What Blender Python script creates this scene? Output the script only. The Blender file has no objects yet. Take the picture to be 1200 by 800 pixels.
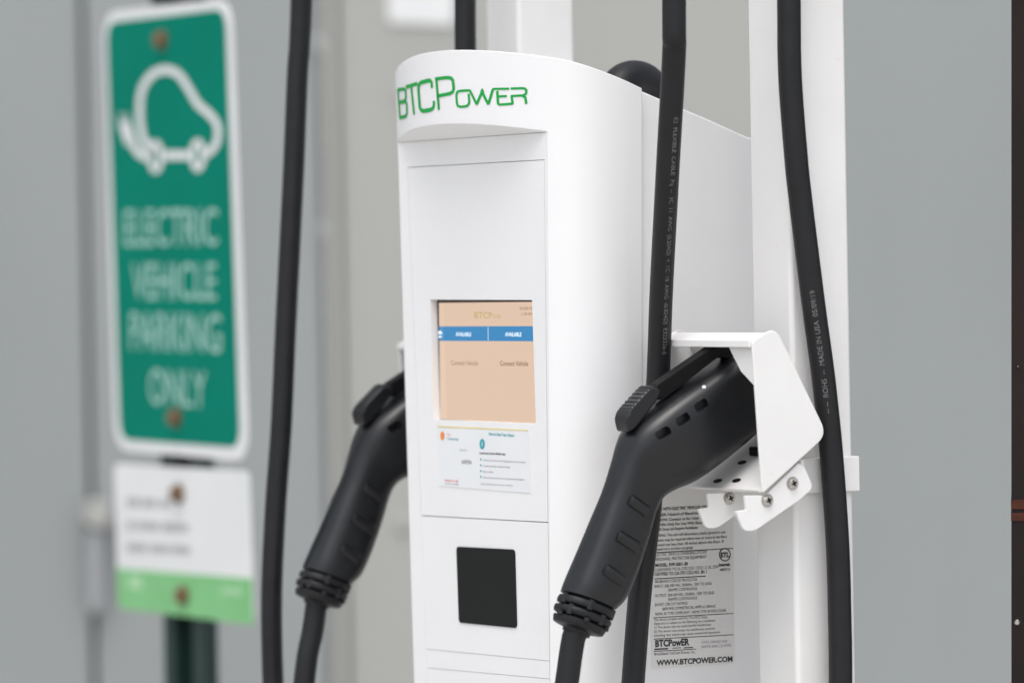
import bpy, bmesh, math, random
from mathutils import Vector, Matrix
random.seed(7)
scn = bpy.context.scene
COL = scn.collection
PI = math.pi
F_PX = 5400.0
CAM_H = 1.35

# ------------------------------------------------------------------ camera
PITCH, ROLL = 0.0148, -0.018
CR = Matrix.Rotation(PI/2 - PITCH, 3, 'X') @ Matrix.Rotation(ROLL, 3, 'Z')
cd = bpy.data.cameras.new('camera'); cam = bpy.data.objects.new('camera', cd); COL.objects.link(cam)
cam.matrix_world = Matrix.Translation((0, 0, CAM_H)) @ CR.to_4x4()
cd.sensor_width = 36; cd.lens = F_PX*36/1200; cd.clip_end = 2000; cd.clip_start = 0.05
cd.dof.use_dof = True; cd.dof.focus_distance = 3.57; cd.dof.aperture_fstop = 4.2
scn.camera = cam

# ------------------------------------------------------------------ frames: a local measuring frame (x right along the front, y to the back, z up)
class Frame:
    def __init__(s, origin, rotz):
        s.o = Vector(origin); s.r = rotz
        s.R = Matrix.Rotation(rotz, 3, 'Z'); s.Ri = s.R.inverted()
    def hit(s, px, py, axis, val):
        d = CR @ Vector(((px-600)/F_PX, -(py-400)/F_PX, -1))
        d = s.Ri @ d; c = s.Ri @ (Vector((0, 0, CAM_H)) - s.o)
        i = 'xyz'.index(axis)
        t = (val - c[i]) / d[i]
        return c + d*t
    def hitfn(s, px, py, fn, lo, hi):
        """first crossing of the surface y = fn(x, z)"""
        d = CR @ Vector(((px-600)/F_PX, -(py-400)/F_PX, -1)); d = s.Ri @ d
        c = s.Ri @ (Vector((0, 0, CAM_H)) - s.o)
        y = lo; t = (lo - c.y)/d.y
        for _ in range(400):
            p = c + d*t
            if p.y >= fn(p.x, p.z): return p
            t += 0.0004
        return p

TH = math.radians(-60)
CH = Frame((-0.0544, 3.67, 0), TH)          # the charging station
mm = 0.001

# ------------------------------------------------------------------ materials
def newmat(name):
    m = bpy.data.materials.new(name); m.use_nodes = True
    nt = m.node_tree; b = nt.nodes['Principled BSDF']
    return m, nt, b
def surf(name, col, rough=0.5, spec=0.5, metal=0.0, nscale=30, namp=0.05, bscale=300, bump=0.03, bdist=0.001, stretch=(1,1,1), coat=0.0, rvar=0.08, dirt=None, dirtcol=(0.3,0.27,0.22), dthr=0.62):
    m, nt, b = newmat(name)
    L = nt.links; N = nt.nodes
    tc = N.new('ShaderNodeTexCoord'); mp = N.new('ShaderNodeMapping'); mp.inputs['Scale'].default_value = stretch
    L.new(tc.outputs['Object'], mp.inputs['Vector'])
    n1 = N.new('ShaderNodeTexNoise'); n1.inputs['Scale'].default_value = nscale; n1.inputs['Detail'].default_value = 5
    L.new(mp.outputs['Vector'], n1.inputs['Vector'])
    mr = N.new('ShaderNodeMapRange'); mr.inputs['To Min'].default_value = 1-namp*1.6; mr.inputs['To Max'].default_value = 1+namp*1.6
    mr.inputs['From Min'].default_value = 0.25; mr.inputs['From Max'].default_value = 0.75
    L.new(n1.outputs['Fac'], mr.inputs['Value'])
    mx = N.new('ShaderNodeVectorMath'); mx.operation = 'SCALE'; mx.inputs[0].default_value = col
    L.new(mr.outputs['Result'], mx.inputs['Scale'])
    out = mx.outputs['Vector']
    if dirt:
        n3 = N.new('ShaderNodeTexNoise'); n3.inputs['Scale'].default_value = dirt; n3.inputs['Detail'].default_value = 8; n3.inputs['Roughness'].default_value = .7
        L.new(tc.outputs['Object'], n3.inputs['Vector'])
        r3 = N.new('ShaderNodeMapRange'); r3.inputs['From Min'].default_value = dthr; r3.inputs['From Max'].default_value = dthr+.14; r3.inputs['To Max'].default_value = 0.45
        L.new(n3.outputs['Fac'], r3.inputs['Value'])
        mc = N.new('ShaderNodeMix'); mc.data_type = 'RGBA'; mc.inputs['B'].default_value = (*dirtcol, 1)
        L.new(r3.outputs['Result'], mc.inputs['Factor']); L.new(out, mc.inputs['A']); out = mc.outputs['Result']
    L.new(out, b.inputs['Base Color'])
    r2 = N.new('ShaderNodeMapRange'); r2.inputs['To Min'].default_value = max(.03, rough-rvar); r2.inputs['To Max'].default_value = min(1, rough+rvar)
    L.new(n1.outputs['Fac'], r2.inputs['Value']); L.new(r2.outputs['Result'], b.inputs['Roughness'])
    b.inputs['Specular IOR Level'].default_value = spec; b.inputs['Metallic'].default_value = metal
    b.inputs['Coat Weight'].default_value = coat
    if bump:
        n2 = N.new('ShaderNodeTexNoise'); n2.inputs['Scale'].default_value = bscale; n2.inputs['Detail'].default_value = 3
        L.new(mp.outputs['Vector'], n2.inputs['Vector'])
        bp = N.new('ShaderNodeBump'); bp.inputs['Strength'].default_value = bump; bp.inputs['Distance'].default_value = bdist
        L.new(n2.outputs['Fac'], bp.inputs['Height']); L.new(bp.outputs['Normal'], b.inputs['Normal'])
    return m
def lit(name, col, s=1.0):
    m, nt, b = newmat(name)
    b.inputs['Base Color'].default_value = (col[0]*.04, col[1]*.04, col[2]*.04, 1); b.inputs['Roughness'].default_value = .12
    b.inputs['Specular IOR Level'].default_value = .5
    b.inputs['Emission Color'].default_value = (*col, 1); b.inputs['Emission Strength'].default_value = s
    return m
M = {}
M['white'] = surf('white_powder_coat', (.80,.80,.80), .42, .45, nscale=9, namp=.012, bscale=900, bump=.10, bdist=.0004, dirt=35, dthr=.70, dirtcol=(.5,.48,.44))
M['white2'] = surf('white_painted_steel', (.77,.765,.75), .4, .45, nscale=14, namp=.02, bscale=700, bump=.10, bdist=.0004, dirt=60, dthr=.66, dirtcol=(.42,.36,.28))
M['rubber'] = surf('black_rubber', (.0075,.008,.0095), .46, .36, nscale=60, namp=.15, bscale=900, bump=.15, bdist=.0005, rvar=.12, dirt=120, dthr=.68, dirtcol=(.03,.028,.026))
M['plastic'] = surf('black_plastic', (.006,.0065,.008), .33, .5, nscale=50, namp=.12, bscale=1500, bump=.22, bdist=.0003, rvar=.12, dirt=90, dthr=.66, dirtcol=(.028,.027,.026))
M['plastic_dark'] = surf('black_plastic_glossless', (.004,.004,.0045), .6, .2, bump=.1)
M['reader'] = surf('black_reader_window', (.006,.007,.0065), .5, .2, nscale=5, namp=.05, bump=0)
M['green'] = surf('green_print', (.005,.34,.055), .5, .25, bump=0, namp=.02)
M['ink'] = surf('black_ink', (.03,.03,.03), .6, .3, bump=0, namp=.1)
M['ink_grey'] = surf('grey_ink', (.28,.28,.28), .6, .3, bump=0, namp=.1)
M['pale_mark'] = surf('pale_green_mark', (.38,.62,.38), .5, .3, bump=0)
M['ink_pale'] = surf('pale_grey_ink', (.42,.42,.42), .6, .3, bump=0, namp=.1)
M['ink_white'] = surf('white_ink', (.17,.17,.165), .7, .2, bump=0, namp=.2, nscale=200)
M['ink_teal'] = surf('teal_ink', (.04,.35,.42), .6, .3, bump=0)
M['ink_orange'] = surf('orange_ink', (.8,.25,.05), .6, .3, bump=0)
M['ink_red'] = surf('red_ink', (.75,.2,.22), .6, .3, bump=0)
M['ink_yellow'] = surf('yellow_ink', (.75,.62,.25), .6, .3, bump=0)
M['sticker'] = surf('white_sticker', (.76,.78,.79), .5, .3, bump=0, namp=.01)
M['rating'] = surf('silver_sticker', (.74,.73,.71), .45, .4, nscale=6, namp=.05, bump=0)
M['steel'] = surf('stainless_steel', (.55,.53,.50), .28, .5, metal=1, bump=.05)
M['sign_green'] = surf('teal_green_sheeting', (.0,.19,.13), .6, .06, nscale=8, namp=.05, bump=0)
M['sign_white'] = surf('white_sheeting', (.72,.73,.73), .5, .35, nscale=8, namp=.03, bump=0)
M['sign_copy'] = surf('pale_sign_lettering', (.36,.58,.52), .5, .3, bump=0, namp=.03)
M['light_green'] = surf('light_green_sheeting', (.20,.50,.21), .5, .35, bump=0)
M['bolt'] = surf('rusty_bolt', (.22,.14,.08), .5, .5, metal=.4, bump=.1)
M['channel'] = surf('dark_green_post_paint', (.012,.035,.03), .5, .4, bump=.1)
M['wall'] = surf('grey_wall_paint', (.285,.305,.305), .55, .35, nscale=1.6, namp=.06, bscale=60, bump=.06, stretch=(1,1,.35), dirt=5, dthr=.62, dirtcol=(.29,.29,.28))
M['wall_dark'] = surf('grey_joint_paint', (.30,.31,.32), .6, .3, nscale=4, namp=.06, bump=.05)
M['wall_warm'] = surf('grey_cover_paint', (.365,.37,.348), .55, .35, nscale=1.6, namp=.05, bscale=60, bump=.06, stretch=(1,1,.35))
M['brown'] = surf('dark_brown_paint', (.007,.0025,.0015), .6, .3, nscale=12, namp=.5, bump=.2)
M['brown_red'] = surf('red_brown_brick', (.05,.012,.005), .7, .3, nscale=90, namp=.4, bump=.3)
M['ground'] = surf('concrete_paving', (.47,.455,.43), .85, .3, nscale=3, namp=.12, bscale=90, bump=.4, bdist=.003, dirt=2, dirtcol=(.3,.29,.28))
M['scr_peach'] = lit('screen_background', (.66,.475,.355), .67)
M['scr_blue'] = lit('screen_blue_bar', (.035,.225,.48), .64)
M['scr_white'] = lit('screen_white_text', (.7,.8,.85), .85)
M['scr_olive'] = lit('screen_olive_text', (.38,.30,.10), .8)
M['scr_dark'] = lit('screen_dark_text', (.19,.11,.075), .8)
M['bezel'] = surf('screen_bezel', (.03,.02,.015), .5, .4, bump=0)

# ------------------------------------------------------------------ object helpers
def tag(o, label, cat, group=None):
    o['label'] = label; o['category'] = cat
    if group: o['group'] = group
    return o
def thing(name, fr, off, label, cat, group=None):
    o = bpy.data.objects.new(name, None); COL.objects.link(o); o.empty_display_size = .1
    o.location = fr.o + fr.R @ Vector(off); o.rotation_euler = (0, 0, fr.r)
    o['off'] = list(off); return tag(o, label, cat, group)
def mesh(name, bm, mat, parent=None, smooth=None, bevel=0, segs=2, keep=False, mats=None, angle=35):
    """link a bmesh (verts in the measuring frame) as one mesh object under parent"""
    if parent is not None and not keep:
        p = parent; off = Vector((0,0,0))
        while p is not None:
            if 'off' in p: off = Vector(p['off'])
            p = p.parent
        bmesh.ops.translate(bm, verts=bm.verts, vec=-off)
    bmesh.ops.recalc_face_normals(bm, faces=bm.faces)
    me = bpy.data.meshes.new(name); bm.to_mesh(me); bm.free()
    for q in (mats or [mat]): me.materials.append(M[q] if isinstance(q, str) else q)
    o = bpy.data.objects.new(name, me); COL.objects.link(o)
    if parent is not None: o.parent = parent
    if smooth:
        me.polygons.foreach_set('use_smooth', [True]*len(me.polygons))
        me.set_sharp_from_angle(angle=math.radians(angle))
    if bevel:
        b = o.modifiers.new('bevel', 'BEVEL'); b.width = bevel; b.segments = segs; b.limit_method = 'ANGLE'; b.angle_limit = math.radians(35); b.harden_normals = True
        me.polygons.foreach_set('use_smooth', [True]*len(me.polygons))
    return o
def B(): return bmesh.new()
def face(bm, pts, mi=0):
    f = bm.faces.new([bm.verts.new(p) for p in pts]); f.material_index = mi; return f
def box(bm, lo, hi):
    x0,y0,z0 = lo; x1,y1,z1 = hi
    v = [bm.verts.new(p) for p in ((x0,y0,z0),(x1,y0,z0),(x1,y1,z0),(x0,y1,z0),(x0,y0,z1),(x1,y0,z1),(x1,y1,z1),(x0,y1,z1))]
    for q in ((0,3,2,1),(4,5,6,7),(0,1,5,4),(1,2,6,5),(2,3,7,6),(3,0,4,7)): bm.faces.new([v[i] for i in q])
def prism(bm, pts, vec):
    vec = Vector(vec)
    a = [bm.verts.new(Vector(p)) for p in pts]; b = [bm.verts.new(Vector(p)+vec) for p in pts]
    bm.faces.new(a); bm.faces.new(b[::-1]); n = len(a)
    for i in range(n): bm.faces.new((a[i], b[i], b[(i+1)%n], a[(i+1)%n]))
def rounded(pts, r, n=5):
    """round the corners of a 3D planar polygon; r is one radius or a list"""
    out = []; N = len(pts)
    for i, p in enumerate(pts):
        rr = r[i] if isinstance(r, (list, tuple)) else r
        p = Vector(p); a = Vector(pts[i-1])-p; c = Vector(pts[(i+1)%N])-p
        k = min(rr, a.length*.45, c.length*.45)
        if k < 1e-6: out.append(p); continue
        A = p + a.normalized()*k; C_ = p + c.normalized()*k
        for j in range(n+1):
            t = j/n; out.append(A*(1-t)**2 + p*2*t*(1-t) + C_*t*t)
    return out
def catmull(P, n=8):
    P = [Vector(p) for p in P]; out = []
    for i in range(len(P)-1):
        p0 = P[i-1] if i else P[0]*2-P[1]; p1, p2 = P[i], P[i+1]; p3 = P[i+2] if i+2 < len(P) else P[-1]*2-P[-2]
        for j in range(n):
            t = j/n
            out.append(.5*((2*p1)+(p2-p0)*t+(2*p0-5*p1+4*p2-p3)*t*t+(3*p1-p0-3*p2+p3)*t**3))
    out.append(P[-1]); return out
def frames_along(path):
    up = Vector((1,0,0)); fr = []
    for i, p in enumerate(path):
        t = (path[min(i+1, len(path)-1)] - path[max(i-1, 0)]).normalized()
        u = (up - t*up.dot(t)).normalized(); fr.append((t, u, t.cross(u))); up = u
    return fr
def tube(bm, path, r, n=20, cap=True):
    fr = frames_along(path); rings = []
    for i, (p, (t, u, v)) in enumerate(zip(path, fr)):
        rr = r(i/(len(path)-1)) if callable(r) else r
        rings.append([bm.verts.new(p + u*rr*math.cos(2*PI*k/n) + v*rr*math.sin(2*PI*k/n)) for k in range(n)])
    for a, b in zip(rings, rings[1:]):
        for k in range(n): bm.faces.new((a[k], a[(k+1)%n], b[(k+1)%n], b[k]))
    if cap: bm.faces.new(rings[0][::-1]); bm.faces.new(rings[-1])
def cyl(bm, c, axis, r, h, n=24, r2=None):
    axis = Vector(axis).normalized(); c = Vector(c)
    u = axis.orthogonal().normalized(); v = axis.cross(u)
    a = [bm.verts.new(c + (u*math.cos(2*PI*k/n)+v*math.sin(2*PI*k/n))*r) for k in range(n)]
    b = [bm.verts.new(c + axis*h + (u*math.cos(2*PI*k/n)+v*math.sin(2*PI*k/n))*(r2 if r2 is not None else r)) for k in range(n)]
    bm.faces.new(a[::-1]); bm.faces.new(b)
    for k in range(n): bm.faces.new((a[k], a[(k+1)%n], b[(k+1)%n], b[k]))
_tc = {}
def text_geo(s, bold=0.0):
    """outline of a string, unit cap height; returns verts, faces, width"""
    key = (s, bold)
    if key in _tc: return _tc[key]
    cu = bpy.data.curves.new('t', 'FONT'); cu.body = s; cu.size = 1; cu.offset = bold; cu.resolution_u = 3
    o = bpy.data.objects.new('t', cu); COL.objects.link(o)
    dg = bpy.context.evaluated_depsgraph_get(); ev = o.evaluated_get(dg); me = ev.to_mesh()
    V = [v.co.copy() for v in me.vertices]; Fc = [tuple(p.vertices) for p in me.polygons]
    ev.to_mesh_clear(); bpy.data.objects.remove(o); bpy.data.curves.remove(cu)
    if not V: _tc[key] = ([], [], 1); return _tc[key]
    x0 = min(v.x for v in V); x1 = max(v.x for v in V)
    cap = .73
    _tc[key] = ([((v.x-x0)/(x1-x0), v.y/cap) for v in V], Fc, (x1-x0)/cap)
    return _tc[key]
def text(bm, s, fn, mi=0, bold=0.0):
    """fn(u, v): u in 0..1 along the string, v in 0..1 up the cap height -> point"""
    V, Fc, w = text_geo(s, bold)
    vs = [bm.verts.new(fn(u, v)) for u, v in V]
    for f in Fc:
        try: q = bm.faces.new([vs[i] for i in f]); q.material_index = mi
        except ValueError: pass
def text_quad(bm, s, p0, p1, h, up=Vector((0,0,1)), mi=0, bold=0.0):
    p0, p1 = Vector(p0), Vector(p1)
    text(bm, s, lambda u, v: p0 + (p1-p0)*u + up*h*v, mi, bold)
def stroke(bm, pts, w, fn, mi=0, closed=False, step=1.2):
    """a stroke in px, laid onto a surface by fn(px, py); w = (horizontal px, vertical px)"""
    P = [Vector((p[0], p[1])) for p in pts]
    if closed: P.append(P[0])
    Q = [P[0]]
    for a, b in zip(P, P[1:]):
        n = max(1, int((b-a).length/step)); Q += [a+(b-a)*(k+1)/n for k in range(n)]
    L_ = []
    for i, q in enumerate(Q):
        if closed and i in (0, len(Q)-1): t = (Q[1]-Q[0]).normalized() + (Q[-1]-Q[-2]).normalized()
        else: t = Q[min(i+1, len(Q)-1)] - Q[max(i-1, 0)]
        t.normalize(); n = Vector((-t.y*w[0], t.x*w[1]))*.5
        L_.append((fn(*(q+n)), fn(*(q-n))))
    vs = [(bm.verts.new(a), bm.verts.new(b)) for a, b in L_]
    for a, b in zip(vs, vs[1:]):
        f = bm.faces.new((a[0], b[0], b[1], a[1])); f.material_index = mi

# ================================================================== THE CHARGING STATION
st = thing('charging_station', CH, (0,0,0), 'white two-cable electric vehicle charger with bowed header, green lettering and a lit screen', 'charging station')
R_BOW = .270; W = .153; YB = .097; YP = .028
AC = math.sqrt(2*R_BOW*YP)
ZT = CH.hit(520, 59, 'y', 0).z
ZC = CH.hit(467, 167, 'y', YP).z
TOPS = .37
Z_LO = .95
def sc(z): return 1 - .20*max(0, ZT - max(z, Z_LO))
def ztop(y): return ZT - TOPS*y
half = []
n = 26
for i in range(n+1):
    a = .126*i/n
    if i and a > AC > half[-1][0]: half.append((AC, YP))
    half.append((a, a*a/(2*R_BOW)))
cx0, cy0 = half[-1]
W = .154; yk = cy0 + (W-cx0)*cx0/R_BOW
for j in range(1, 15):
    t = j/14; half.append(((1-t)**2*cx0 + 2*t*(1-t)*W + t*t*(W-.001), (1-t)**2*cy0 + 2*t*(1-t)*yk + t*t*.084))
half.append((.1515, YB))
prof = [(-a, y) for a, y in half[:0:-1]] + half
bm = B(); cols = []
for a, y in prof:
    inside = abs(a) < AC - 1e-6
    zs = [ztop(y), ZC + .36*(YP-y)] if inside else [ztop(y), ZC, Z_LO, 0]
    cols.append((inside, [bm.verts.new((a*sc(z), y, z)) for z in zs]))
for (ia, a), (ib, b) in zip(cols, cols[1:]):
    k = 1 if (ia or ib) else 3
    for i in range(k): bm.faces.new((a[i], b[i], b[i+1], a[i+1]))
bm.faces.new([c[1][0] for c in cols])
arc = [c[1][1] for c in cols if c[0]]
iL = [i for i, c in enumerate(cols) if c[0]][0]-1; iR = [i for i, c in enumerate(cols) if c[0]][-1]+1
bm.faces.new([cols[iL][1][1]] + arc + [cols[iR][1][1]])
for i in range(3): bm.faces.new((cols[0][1][i], cols[0][1][i+1], cols[-1][1][i+1], cols[-1][1][i]))
body = mesh('housing', bm, 'white', st, bevel=.0016, segs=3)

# front plates in the plane y = YP
def ringplate(bm, outer, hole, y0, depth):
    """quad plate with a quad hole; points are (x, z)"""
    def V(p, y): return bm.verts.new((p[0], y, p[1]))
    of = [V(p, y0) for p in outer]; hf = [V(p, y0) for p in hole]
    ob = [V(p, y0+depth) for p in outer]; hb = [V(p, y0+depth) for p in hole]
    for i in range(4):
        j = (i+1) % 4
        bm.faces.new((of[i], of[j], hf[j], hf[i])); bm.faces.new((of[i], ob[i], ob[j], of[j])); bm.faces.new((hf[i], hf[j], hb[j], hb[i]))
        bm.faces.new((ob[i], hb[i], hb[j], ob[j]))
def PX(px, py, y=YP):
    p = CH.hit(px, py, 'y', y); return (p.x, p.z)
def inset(q, g):
    (ax,az),(bx,bz),(cx,cz),(dx,dz) = q
    return [(ax+g, az-g), (bx-g, bz-g), (cx-g, cz+g), (dx+g, dz+g)]
def q4(*p): return [PX(*a) for a in p]
bm = B()
AX = AC-.0001
outer = [(-AX*sc(ZC), ZC-.0003), (AX*sc(ZC), ZC-.0003), (AX*sc(Z_LO), Z_LO), (-AX*sc(Z_LO), Z_LO)]
hole = [PX(477.5,196), PX(638,187), PX(645.5,868), PX(503,838)]
ringplate(bm, outer, hole, YP, .004)
box(bm, (-AX*sc(0), YP, .02), (AX*sc(0), YP+.004, Z_LO-.0003))
mesh('front_frame', bm, 'white', st)
bm = B(); face(bm, [(-AX, YP+.0085, ZC), (AX, YP+.0085, ZC), (AX*.9, YP+.0085, .8), (-AX*.9, YP+.0085, .8)])
mesh('inner_panel', bm, 'white2', st)
g = .0005
dL = lambda py: 477.5 + (py-196)*(503-477.5)/(838-196)
door = inset(q4((477.5,196),(638,187),(642.2,612),(dL(604),604)), g)
scr_hole = q4((504,351),(623.5,351.5),(628,496.5),(508,491.5))
bm = B(); ringplate(bm, door, scr_hole, YP, .0065)
# fold-in lips of the screen window
dr = mesh('upper_door', bm, 'white', st)
g = .00018
low = inset(q4((dL(604),604),(642.2,612),(644,774),(dL(760),760)), g)
strip = inset(q4((dL(760),760),(644,774),(644.3,795),(dL(782),782)), g)
base = inset(q4((dL(782),782),(644.3,795),(645.5,868),(503,838)), g)
g = .0002
for nm, q in (('lower_door', low), ('trim_strip', strip), ('base_panel', base)):
    bm = B(); prism(bm, [(x, YP, z) for x, z in q], (0, .004, 0)); mesh(nm, bm, 'white', st)
# card reader window
rq = [CH.hit(px, py, 'y', YP-.0008) for px, py in ((534.5,640),(603,643.5),(605.5,735.5),(537.5,729))]
bm = B(); prism(bm, rounded(rq, .004), (0, .0006, 0)); mesh('card_reader_window', bm, 'reader', st)
# screen
YS = YP+.0062
sq = [CH.hit(px, py, 'y', YS) for px, py in ((509,353.5),(623.5,352.5),(629,497),(512,491))]
bm = B(); prism(bm, [CH.hit(px, py, 'y', YS+.0006) for px, py in ((504,350),(632,349),(634,500),(506,495))], (0,.001,0))
screen = mesh('screen', bm, 'bezel', st)
sa, sb, scn_, sd = [CH.hit(px, py, 'y', YS) for px, py in ((514.3,354.8),(632,353.5),(634,497.5),(516,490.6))]
bm = B(); face(bm, [sa, sb, scn_, sd], 0)
def SQ(px, py, k=1): return CH.hit(px, py, 'y', YS-.0003*k)
face(bm, [SQ(514.6,382.3), SQ(630,382), SQ(630,399.8), SQ(514.8,399.3)], 1)
def tline(bm, s, x0, y0, x1, y1, h, ax, val, mi=0, bold=0):
    p0 = CH.hit(x0, y0, ax, val); p1 = CH.hit(x1, y1, ax, val); k = (p0-Vector((0,0,CH.hit(x0, y0-h, ax, val).z-p0.z)))
    hz = CH.hit(x0, y0-h, ax, val).z - p0.z
    text_quad(bm, s, p0, p1, hz, mi=mi, bold=bold)
yv = YS-.0006
tline(bm, 'BTCP', 556, 372.5, 577, 373, 7.4, 'y', yv, 3, .01); tline(bm, 'OWER', 577.6, 373, 587, 373.3, 4.5, 'y', yv, 3)
tline(bm, '05/08/19', 609, 363, 623.6, 363, 3.6, 'y', yv, 4); tline(bm, '1:39 PM', 611.5, 369.6, 623.6, 369.8, 3.6, 'y', yv, 4)
tline(bm, 'AVAILABLE', 534, 393.6, 552, 393.8, 4.6, 'y', yv, 2, .02); tline(bm, 'AVAILABLE', 592, 393.8, 611, 394, 4.8, 'y', yv, 2, .02)
tline(bm, 'Connect Vehicle', 528.5, 427.6, 560, 428, 5.6, 'y', yv, 4); tline(bm, 'Connect Vehicle', 586, 428.3, 619, 428.7, 5.8, 'y', yv, 4, .015)
face(bm, [SQ(571.6,383,1.5), SQ(572,383,1.5), SQ(572.2,399,1.5), SQ(571.8,399,1.5)], 2)
for k in range(2): face(bm, [SQ(513.9,387.5+6*k,1.6), SQ(516.6+1.5*k,387.5+6*k,1.6), SQ(518.6-k,391+4*k,1.6), SQ(513.9,391.5+4.4*k,1.6)], 2)
mesh('screen_display', bm, None, screen, mats=['scr_peach','scr_blue','scr_white','scr_olive','scr_dark'])
# instruction sticker
YK = YP-.0004
bm = B(); prism(bm, [CH.hit(px, py, 'y', YK) for px, py in ((512,498.5),(619.5,503.5),(622,577.5),(514,569))], (0,.0003,0))
stk = mesh('instruction_sticker', bm, 'sticker', st)
bm = B(); y2 = YK-.0002
face(bm, [CH.hit(px, py, 'y', y2) for px, py in ((512.3,498.6),(619.2,503.5),(619.2,500.9+4),(512.3,500.2))], 4)
def ell(bm, cx, cy, rx, ry, mi, ax='y', val=y2, n=24): face(bm, [CH.hit(cx+rx*math.cos(2*PI*k/n), cy+ry*math.sin(2*PI*k/n), ax, val) for k in range(n)], mi)
ell(bm, 518.3, 510.5, 2.4, 5.2, 2); ell(bm, 565, 520, 3.1, 6.1, 1)
face(bm, [CH.hit(px, py, 'y', y2-.0002) for px, py in ((564.6,517.5),(565.4,517.5),(565.5,522.7),(564.7,522.7))], 5)
tline(bm, 'Your', 523.5, 510, 528, 510.1, 3, 'y', y2, 3); tline(bm, 'Technology', 523.7, 515, 537.5, 515.6, 3, 'y', y2, 1)
tline(bm, 'How to Start Your Charge', 573, 509.6, 602.5, 511.6, 3.6, 'y', y2, 1, .02)
tline(bm, 'Station ID', 538.5, 527.8, 547, 528.2, 2.0, 'y', y2, 6)
tline(bm, '6347/56', 541, 542.8, 552.5, 543.4, 4.6, 'y', y2, 6, .02)
tline(bm, 'Launch the Charging Mobile App', 562, 531.6, 592, 533, 2.6, 'y', y2, 0, .02)
for i, (s, x1) in enumerate((('Create an account in the charging app or at our website', 616), ('Locate this station, select Charger', 598), ('Plug in vehicle', 578), ('Follow the screen to start your charge and monitor progress', 614))):
    yy = 539.6+6.8*i
    tline(bm, s, 566, yy, x1, yy+(x1-566)*.055, 2.4, 'y', y2, 6); ell(bm, 563.3, yy-1.6, .8, 1.4, 1)
tline(bm, 'Please call the number below for assistance', 563.5, 568.4-1, 601, 569.6-.2, 1.9, 'y', y2, 6)
tline(bm, 'Questions or help', 521, 563.2, 537, 564.6, 2.4, 'y', y2, 3, .02); tline(bm, 'Call the number', 521, 567, 538, 568.3, 2.2, 'y', y2, 6)
mesh('sticker_print', bm, None, stk, mats=['ink','ink_teal','ink_orange','ink_red','ink_yellow','sticker','ink_grey'])

# green lettering laid on the bowed header
def bow(px, py):
    p = CH.hitfn(px, py, lambda x, z: (x/sc(z))**2/(2*R_BOW), -.02, .1)
    k = Vector((p.x, -R_BOW, 0)).normalized()
    return p + k*.0005
bm = B()
def Z(*pts): return [(440+x/5, 40+y/5) for x, y in pts]
w = (2.0, 4.0)
stroke(bm, Z((133,326),(145,490)), (1.6,3.4), bow)
stroke(bm, Z((131,328),(170,322),(179,334),(181,370),(174,392),(137,402)), (2.0,4.0), bow)
stroke(bm, Z((137,402),(178,396),(186,412),(187,462),(180,482),(143,492)), (2.0,4.4), bow)
stroke(bm, Z((180,312),(248,291)), (2.0,4.6), bow); stroke(bm, Z((211,303),(229,472)), (2.1,4), bow)
stroke(bm, Z((333,316),(331,284),(320,272),(300,276),(268,285),(255,300),(254,330),(262,430),(270,446),(284,452),(326,444),(340,434),(345,418),(345,392)), (2.7,4.9), bow)
stroke(bm, Z((358,258),(374,444)), (2.6,4), bow)
stroke(bm, Z((352,264),(420,256),(444,258),(456,272),(461,320),(454,340),(436,350),(364,364)), (3.1,4.0), bow)
stroke(bm, Z((548,350),(552,400),(544,418),(530,424),(500,427),(486,422),(480,410),(476,360),(480,342),(492,334),(540,331),(556,332),(596,414)), (2.5,2.9), bow)
stroke(bm, Z((594,414),(622,350),(628,324),(632,350),(664,414)), (3.0,2.7), bow)
stroke(bm, Z((664,412),(690,324),(700,322),(786,321)), (3.0,2.6), bow)
stroke(bm, Z((718,334),(716,344),(720,406),(728,414),(806,409)), (2.9,2.8), bow); stroke(bm, Z((722,366),(772,364)), (2,2.7), bow)
stroke(bm, Z((806,411),(800,366),(798,364),(868,360),(884,350),(886,330),(878,320),(860,318),(794,320)), (2.9,2.7), bow)
stroke(bm, Z((862,361),(880,372),(886,410)), (3.0,3), bow)
mesh('header_lettering', bm, 'green', st)

# rear shroud with falling top
AS = .1425; YE = .262
bm = B()
pts = [(YB-.004, ztop(YB)-.006)]
for px, py in ((776,117),(825,137.5),(866,156)):
    p = CH.hit(px, py, 'x', AS); pts.append((p.y, p.z))
p = CH.hit(876,160.5,'x',AS); pts.append((p.y,p.z)); p = CH.hit(886,162.6,'x',AS); pts.append((p.y,p.z))
zq = pts[-1][1]; pts += [(YE, zq-.0005), (YE, 0), (YB-.004, 0)]
pts[0] = (YB-.004, pts[1][1]+(pts[1][0]-YB+.004)*.37)
prism(bm, [(-AS, y, z) for y, z in pts], (2*AS, 0, 0))
mesh('rear_shroud', bm, 'white', st, bevel=.0018, segs=3)
# black cable elbow rising out of the shroud top
cc = CH.hit(744, 119, 'x', .055); arcp = []
for k in range(19):
    t = PI*k/18; arcp.append(cc + Vector((.006*math.cos(t), -.021*math.cos(t), .0165*math.sin(t))))
arcp = [arcp[0]-Vector((0,0,.03))] + arcp + [arcp[-1]-Vector((0,0,.06))]
bm = B(); tube(bm, arcp, .0165, 28); mesh('cable_elbow', bm, 'rubber', st, smooth=True)

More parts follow.
